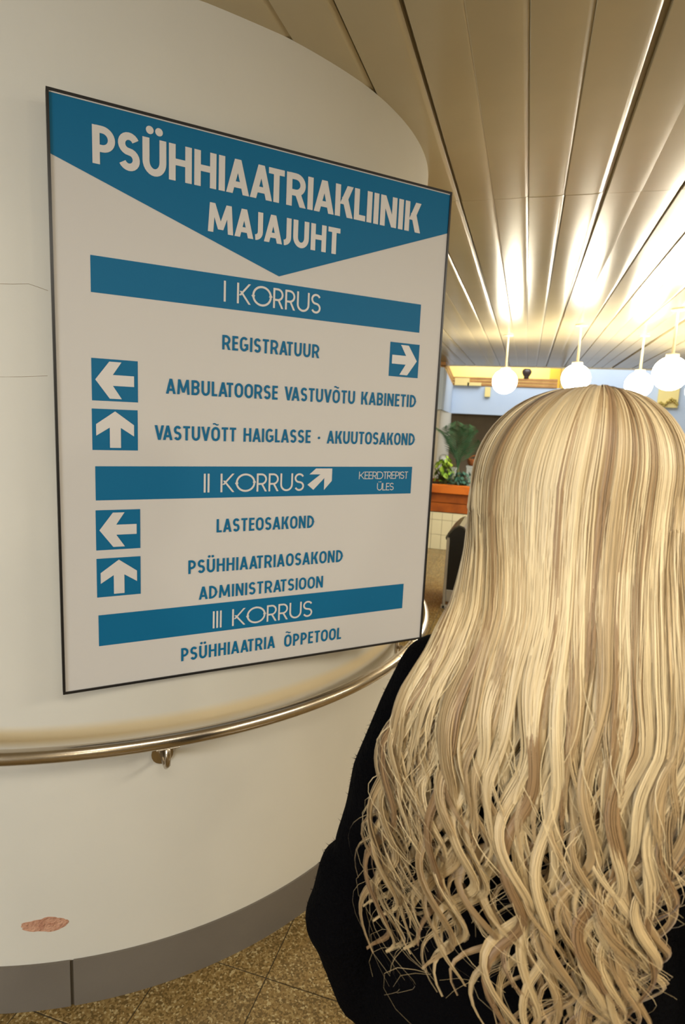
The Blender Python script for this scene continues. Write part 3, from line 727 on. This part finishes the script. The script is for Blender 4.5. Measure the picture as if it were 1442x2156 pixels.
# coat
bm = bmesh.new()
rings = [(1.405, .060, .060, -.012), (1.375, .070, .066, -.012), (1.345, .098, .080, -.010), (1.31, .135, .092, -.008), (1.27, .165, .104, -.006), (1.21, .182, .114, -.004), (1.12, .182, .120, 0), (1.0, .180, .124, 0), (.90, .195, .132, 0), (.78, .212, .140, 0), (.62, .226, .148, 0), (.48, .236, .154, 0)]
N = 40; rs = []
for z, a, b, y in rings: rs.append([bm.verts.new((a*math.copysign(abs(math.cos(t))**.9, math.cos(t)), y+b*math.copysign(abs(math.sin(t))**.9, math.sin(t)), z)) for t in [2*PI*k/N for k in range(N)]])
for i in range(len(rs)-1):
    for k in range(N): bm.faces.new((rs[i][k], rs[i][(k+1) % N], rs[i+1][(k+1) % N], rs[i+1][k]))
bm.faces.new(rs[0]); bm.faces.new(rs[-1][::-1])
for s in (-1, 1):
    sh, mid, el, wr = Vector((s*.136, -.008, 1.272)), Vector((s*.184, -.02, 1.13)), Vector((s*.228, -.02, .945)), Vector((s*.125, .17, .925))
    capsule(bm, sh, mid, .060, .060); capsule(bm, mid, el+Vector((-s*.018, 0, .085)), .060, .050); capsule(bm, el+Vector((0, 0, .02)), el+Vector((s*.012, 0, -.035)), .060, .060); capsule(bm, el+Vector((s*.008, 0, -.04)), el+Vector((-s*.015, .02, -.16)), .058, .046)
    capsule(bm, el, wr, .062, .048); capsule(bm, el+Vector((0, .01, -.05)), wr+Vector((0, 0, -.02)), .058, .044)
    capsule(bm, (s*.03, -.01, 1.335), sh, .05, .058)
def folds(c):
    n1 = math.sin(c.z*38+c.x*22)*math.sin(c.y*31+c.z*9)*.0022+math.sin(c.x*70+c.z*21+c.y*40)*.0009
    ln = math.hypot(c.x, c.y) or 1
    return Vector((c.x*(1+n1/ln), c.y*(1+n1/ln), c.z))
coat = remeshed('coat', bm, .007, M['coat'], per, 3, folds)
bm = bmesh.new(); sweep(bm, [(.066*math.cos(k*PI/12), -.01+.064*math.sin(k*PI/12), 1.398+.006*math.sin(k*PI/12)) for k in range(25)], .012, 10); frombm('collar', bm, M['coat'], per, True)
# fuzzy wool fibres along the coat silhouette are part of the coat surface
fz_v = []; fz_f = []
vc = coat.data.vertices
for i in RNG.choice(len(vc), 5000):
    p = vc[int(i)].co; nn = vc[int(i)].normal; d = (nn+Vector(RNG.normal(0, .6, 3).tolist())).normalized(); L = RNG.uniform(.003, .008); sd = d.orthogonal().normalized()*.0004
    k = len(fz_v); fz_v += [p-sd, p+sd, p+d*L]; fz_f.append((k, k+1, k+2))
o = pyd('wool_fuzz', fz_v, fz_f, M['coat'], per); o['kind'] = 'stuff'
for s in (-1, 1):
    bm = bmesh.new(); capsule(bm, (s*.088, -.003, .80), (s*.09, .01, .47), .092, .066); capsule(bm, (s*.09, .01, .47), (s*.09, -.018, .12), .066, .050)
    frombm('trouser_leg', bm, M['trousers'], per, True)
    r = bmesh.new(); capsule(r, (s*.09, -.035, .046), (s*.097, .135, .036), .044, .036); capsule(r, (s*.09, -.022, .05), (s*.09, -.02, .17), .046, .046)
    for v in r.verts: v.co.z = max(v.co.z, .0)
    frombm('boot', r, M['shoe'], per, True)

# ------------------------------------------------------------------ hair
def interp(z, tab):
    zs = [t[0] for t in tab]; return np.interp(-np.asarray(z), [-q for q in zs], [t[1] for t in tab])
XLt = [(1.60, .106), (1.54, .114), (1.46, .112), (1.41, .118), (1.36, .134), (1.31, .155), (1.25, .172), (1.15, .174), (1.0, .170), (.85, .160)]
XRt = [(1.60, .110), (1.54, .120), (1.46, .128), (1.38, .136), (1.30, .140), (1.2, .108), (1.1, .088), (1.0, .080), (.9, .078)]
YBt = [(1.65, .112), (1.54, .118), (1.46, .120), (1.38, .128), (1.30, .134), (1.15, .142), (1.0, .150), (.85, .158), (.7, .165)]
AX, AY, AZ, ZC = .115, .114, .109, 1.538
NP = 78
def guide(theta, layer, zend, amp, lam, ph, drift, crown=0.0):
    """centre line of one lock, from parting down to its tip"""
    th = math.radians(theta); s = 1 if theta >= 0 else -1; shr = 1-.10*layer
    yr = -.035+.10*min(1, abs(theta)/100.0)
    pts = []
    nh = 16
    for i in range(nh):
        ph_ = math.radians(4+86*i/(nh-1)); f_ = (i/(nh-1))
        x = .012*(1-f_)+AX*shr*math.sin(th)*math.sin(ph_)
        y = yr*(1-f_)**1.5-AY*shr*math.cos(th)*math.sin(ph_)
        z = ZC+AZ*shr*math.cos(ph_)**.92-(.006*layer)-.007*math.exp(-f_*7)
        pts.append((x, y, z))
    z0 = pts[-1][2]; x0, y0 = pts[-1][0], pts[-1][1]
    g = math.sin(th*.82)/math.sin(math.radians(110)*.82) if abs(theta) < 110 else s
    zs = np.linspace(z0, zend, NP-nh+1)[1:]
    t = (z0-zs)/max(1e-3, z0-zend); bl = np.clip((z0-zs)/.16, 0, 1); bl = bl*bl*(3-2*bl)
    X = interp(zs, XRt if s > 0 else XLt)*g*(1-.05*layer)
    x = x0*(1-bl)+X*bl
    A = amp*np.clip((1.42-zs)/.30, 0, 1)**1.2
    dist = z0-zs
    lamv = lam*(1-.25*t)
    phase = ph+2*PI*dist/lamv
    xx = x+A*np.sin(phase)+drift*np.clip((1.35-zs)/.45, 0, 1.3)
    yb = interp(zs, YBt)*np.sqrt(np.clip(1-(xx/.285)**2, .12, 1))
    yl = y0*(1-bl)+(-(yb+.006+.030*(1-layer)*np.clip((1.5-zs)/.2, 0.2, 1)))*bl
    yy = yl-A*.42*np.cos(phase)
    for a, b, c in zip(xx, yy, zs): pts.append((float(a), float(b), float(c)))
    return np.array(pts)
cL, cM, cD = np.array([.76, .615, .365]), np.array([.58, .43, .225]), np.array([.29, .18, .08])
V = []; F = []; COL = []; NRM = []; base_i = 0
def add_lock(G, ns, wid, thk, rad, tipk, colr, rootdark, ztap=1.30):
    """ns strands around the guide G; wid/thk half sizes of the lock section"""
    global base_i
    T = np.gradient(G, axis=0); T /= np.linalg.norm(T, axis=1)[:, None]+1e-9
    c = np.array([0, 0, 1.42]); out = G-c; out[:, 2] *= (G[:, 2] > 1.5); out /= np.linalg.norm(out, axis=1)[:, None]+1e-9
    S = np.cross(T, out); S /= np.linalg.norm(S, axis=1)[:, None]+1e-9; O = np.cross(S, T)
    O *= np.sign((O*out).sum(1))[:, None]
    n = len(G); tt = np.linspace(0, 1, n)
    zz = G[:, 2]; zt = np.clip((ztap-zz)/max(.05, ztap-zz[-1]), 0, 1)
    env = np.minimum(1, .45+tt*2.2)*(1-(1-tipk)*zt**.9)*(1-.8*np.clip((tt-.93)/.07, 0, 1))
    arcz = np.clip((1.50-zz)/.5, 0, 1); twist = RNG.uniform(-1.6, 1.6)
    for q in range(ns):
        r0, a0 = math.sqrt(RNG.random()), RNG.uniform(0, 2*PI)
        a = a0+twist*arcz*2; jit = RNG.uniform(.0, .0016)*np.sin(tt*RNG.uniform(6, 18)+RNG.uniform(0, 6.3))*np.clip(tt*3, 0, 1)
        ca_, sa_ = np.cos(a), np.sin(a)
        P = G+S*(wid*env*r0*ca_+jit)[:, None]+O*(thk*env*r0*sa_)[:, None]
        m = int(n*RNG.uniform(.88, 1.0)) if RNG.random() < .7 else n
        P = P[:m]; r = rad*RNG.uniform(.8, 1.25)*(1-.75*np.clip((np.linspace(0, 1, m)-.72)/.28, 0, 1))
        LN = S*(ca_*r0/wid)[:, None]+O*((np.abs(sa_)*r0+.35)/thk)[:, None]; LN /= np.linalg.norm(LN, axis=1)[:, None]+1e-9
        dl = RNG.uniform(-.9, .9); sv = S[:m]*math.cos(dl)+O[:m]*math.sin(dl)
        VV = np.stack([P-sv*r[:, None], P+sv*r[:, None]], 1).reshape(-1, 3)
        nr = []
        for k in (-1, 1):
            q_ = LN[:m]+sv*.22*k; nr.append(q_/(np.linalg.norm(q_, axis=1)[:, None]+1e-9))
        NRM.append(np.stack(nr, 1).reshape(-1, 3))
        i0 = np.arange(m-1)*2
        FF = np.stack([i0, i0+1, i0+3, i0+2], -1)+base_i
        cv = np.clip(colr*RNG.uniform(.95, 1.05), 0, .93)
        rt = rootdark*np.clip(1-np.linspace(0, 1, m)/.16, 0, 1)[:, None]
        gold = np.clip((1.34-P[:, 2])/.22, 0, 1)[:, None]*np.array([.26, .33, .44])[None, :]  # lower hair darker and browner: shade of the hanging part put into its colour
        cc = cv[None, :]*(1-gold)*(1-rt)+np.array([.26, .15, .065])[None, :]*rt
        V.append(VV); F.append(FF); COL.append(np.repeat(cc, 2, axis=0)); base_i += len(VV)
def lockcol(th=0):
    u = RNG.random()*(1 if th < 10 else .82)+(0 if th < 10 else .18)  # right-hand locks mixed darker, shading of that side put into the colour
    if u < .62: return cL*(1-(k := RNG.random()*.5))+cM*k
    if u < .90: return cM*(1-(k := RNG.random()*.6))+cD*k
    return cD*1.1
def phase_at(th, layer): return 2.1*math.sin(th*.045+.6)+1.3*math.sin(th*.11)+layer*2.6
def lam_at(th): return .215+.030*math.sin(th*.08+1)
# long locks that reach the waist and thin into separate ropes
NA = 60
for i in range(NA):
    theta = -118+236*(i+RNG.uniform(-.45, .45))/NA; layer = RNG.choice([0, .3, .6])
    zend = RNG.uniform(.99, 1.09) if theta < -22 else RNG.uniform(.905, 1.04)
    if theta > 60: zend = RNG.uniform(.96, 1.06)
    G = guide(theta, layer, zend, RNG.uniform(.010, .023), lam_at(theta)*RNG.uniform(.9, 1.12), phase_at(theta, layer)+RNG.normal(0, .8), RNG.normal(0, .012))
    add_lock(G, 78, RNG.uniform(.0068, .0105), RNG.uniform(.0032, .0045), .00052, RNG.uniform(.20, .40), lockcol(theta), RNG.uniform(.3, .7), ztap=1.36)
# thinner long wisps
for i in range(80):
    theta = RNG.uniform(-118, 118); layer = RNG.uniform(0, .8)
    zend = RNG.uniform(.99, 1.15) if theta < -22 else RNG.uniform(.91, 1.08)
    G = guide(theta, layer, zend, RNG.uniform(.014, .030), RNG.uniform(.15, .24), RNG.uniform(0, 2*PI), RNG.normal(0, .018))
    add_lock(G, 14, .0045, .0025, .00045, .3, lockcol(theta), .4)
# mid length locks that fill the upper half
NB = 110
for i in range(NB):
    theta = -120+240*(i+RNG.uniform(-.45, .45))/NB; layer = RNG.choice([.1, .4, .7, 1.0])
    G = guide(theta, layer, RNG.uniform(1.22, 1.38), RNG.uniform(.006, .013), lam_at(theta)*RNG.uniform(.9, 1.15), phase_at(theta, layer)+RNG.normal(0, .5), RNG.normal(0, .008))
    add_lock(G, 64, RNG.uniform(.008, .012), RNG.uniform(.003, .005), .00055, .15, lockcol(theta), RNG.uniform(.2, .6), ztap=1.40)
# combed outer layer over the head
for i in range(100):
    theta = RNG.uniform(-118, 118)
    G = guide(theta, RNG.uniform(-.12, .2), RNG.uniform(1.12, 1.35), RNG.uniform(.004, .010), lam_at(theta), phase_at(theta, 0), RNG.normal(0, .004))
    add_lock(G, 34, .010, .0025, .00048, .2, lockcol(theta), RNG.uniform(.2, .6), ztap=1.42)
for th_ in (8, 10):                       # the darker streak below the parting
    G = guide(th_, -.13, 1.36, .004, .22, .5, .0)
    add_lock(G, 16, .0032, .002, .00046, .5, np.array([.34, .215, .105]), .9, ztap=1.60)
# loose single hairs
for i in range(160):
    theta = RNG.uniform(-120, 120)
    G = guide(theta, RNG.uniform(-.1, .4), RNG.uniform(.93, 1.15), RNG.uniform(.010, .030), RNG.uniform(.11, .24), RNG.uniform(0, 2*PI), RNG.normal(0, .02))
    add_lock(G, 1, .004, .004, .00040, .8, cL*.95, .3)
V = np.concatenate(V); F = np.concatenate(F); COL = np.concatenate(COL)
me = bpy.data.meshes.new('hair'); me.vertices.add(len(V)); me.vertices.foreach_set('co', V.astype(np.float32).ravel())
me.loops.add(F.size); me.loops.foreach_set('vertex_index', F.astype(np.int32).ravel())
me.polygons.add(len(F)); me.polygons.foreach_set('loop_start', np.arange(0, F.size, 4, dtype=np.int32)); me.polygons.foreach_set('loop_total', np.full(len(F), 4, dtype=np.int32))
me.update(calc_edges=True)
me.polygons.foreach_set('use_smooth', np.ones(len(F), dtype=bool))
ca = me.color_attributes.new('hcol', 'FLOAT_COLOR', 'POINT')
ca.data.foreach_set('color', np.concatenate([COL, np.ones((len(COL), 1))], 1).astype(np.float32).ravel())
me.normals_split_custom_set_from_vertices(np.concatenate(NRM).astype(np.float32))
h = link('hair', me, M['hair'], per); h['label'] = 'very long wavy pale blond hair'; h['kind'] = 'stuff'
print('hair quads', len(F))
# soft inner volume of the hair, over the scalp and down the nape
bm = bmesh.new(); rs = []
for z, a, b, y in ((1.634, .030, .03, 0), (1.622, .062, .060, 0), (1.60, .084, .082, 0), (1.57, .096, .094, -.003), (1.53, .101, .098, -.006), (1.47, .098, .094, -.014), (1.42, .100, .085, -.024), (1.37, .105, .078, -.040)):
    ring = []
    for k in range(32):
        t = 2*PI*k/32; yy = b*math.sin(t)
        if z < 1.58: yy = min(yy, .015 if z > 1.5 else -.005)
        else: yy = min(yy, .07)
        ring.append(bm.verts.new((a*math.cos(t), y+yy, z)))
    rs.append(ring)
for i in range(len(rs)-1):
    for k in range(32): bm.faces.new((rs[i][k], rs[i][(k+1) % 32], rs[i+1][(k+1) % 32], rs[i+1][k]))
bm.faces.new(rs[0])
frombm('under_hair', bm, M['under_hair'], per, True)
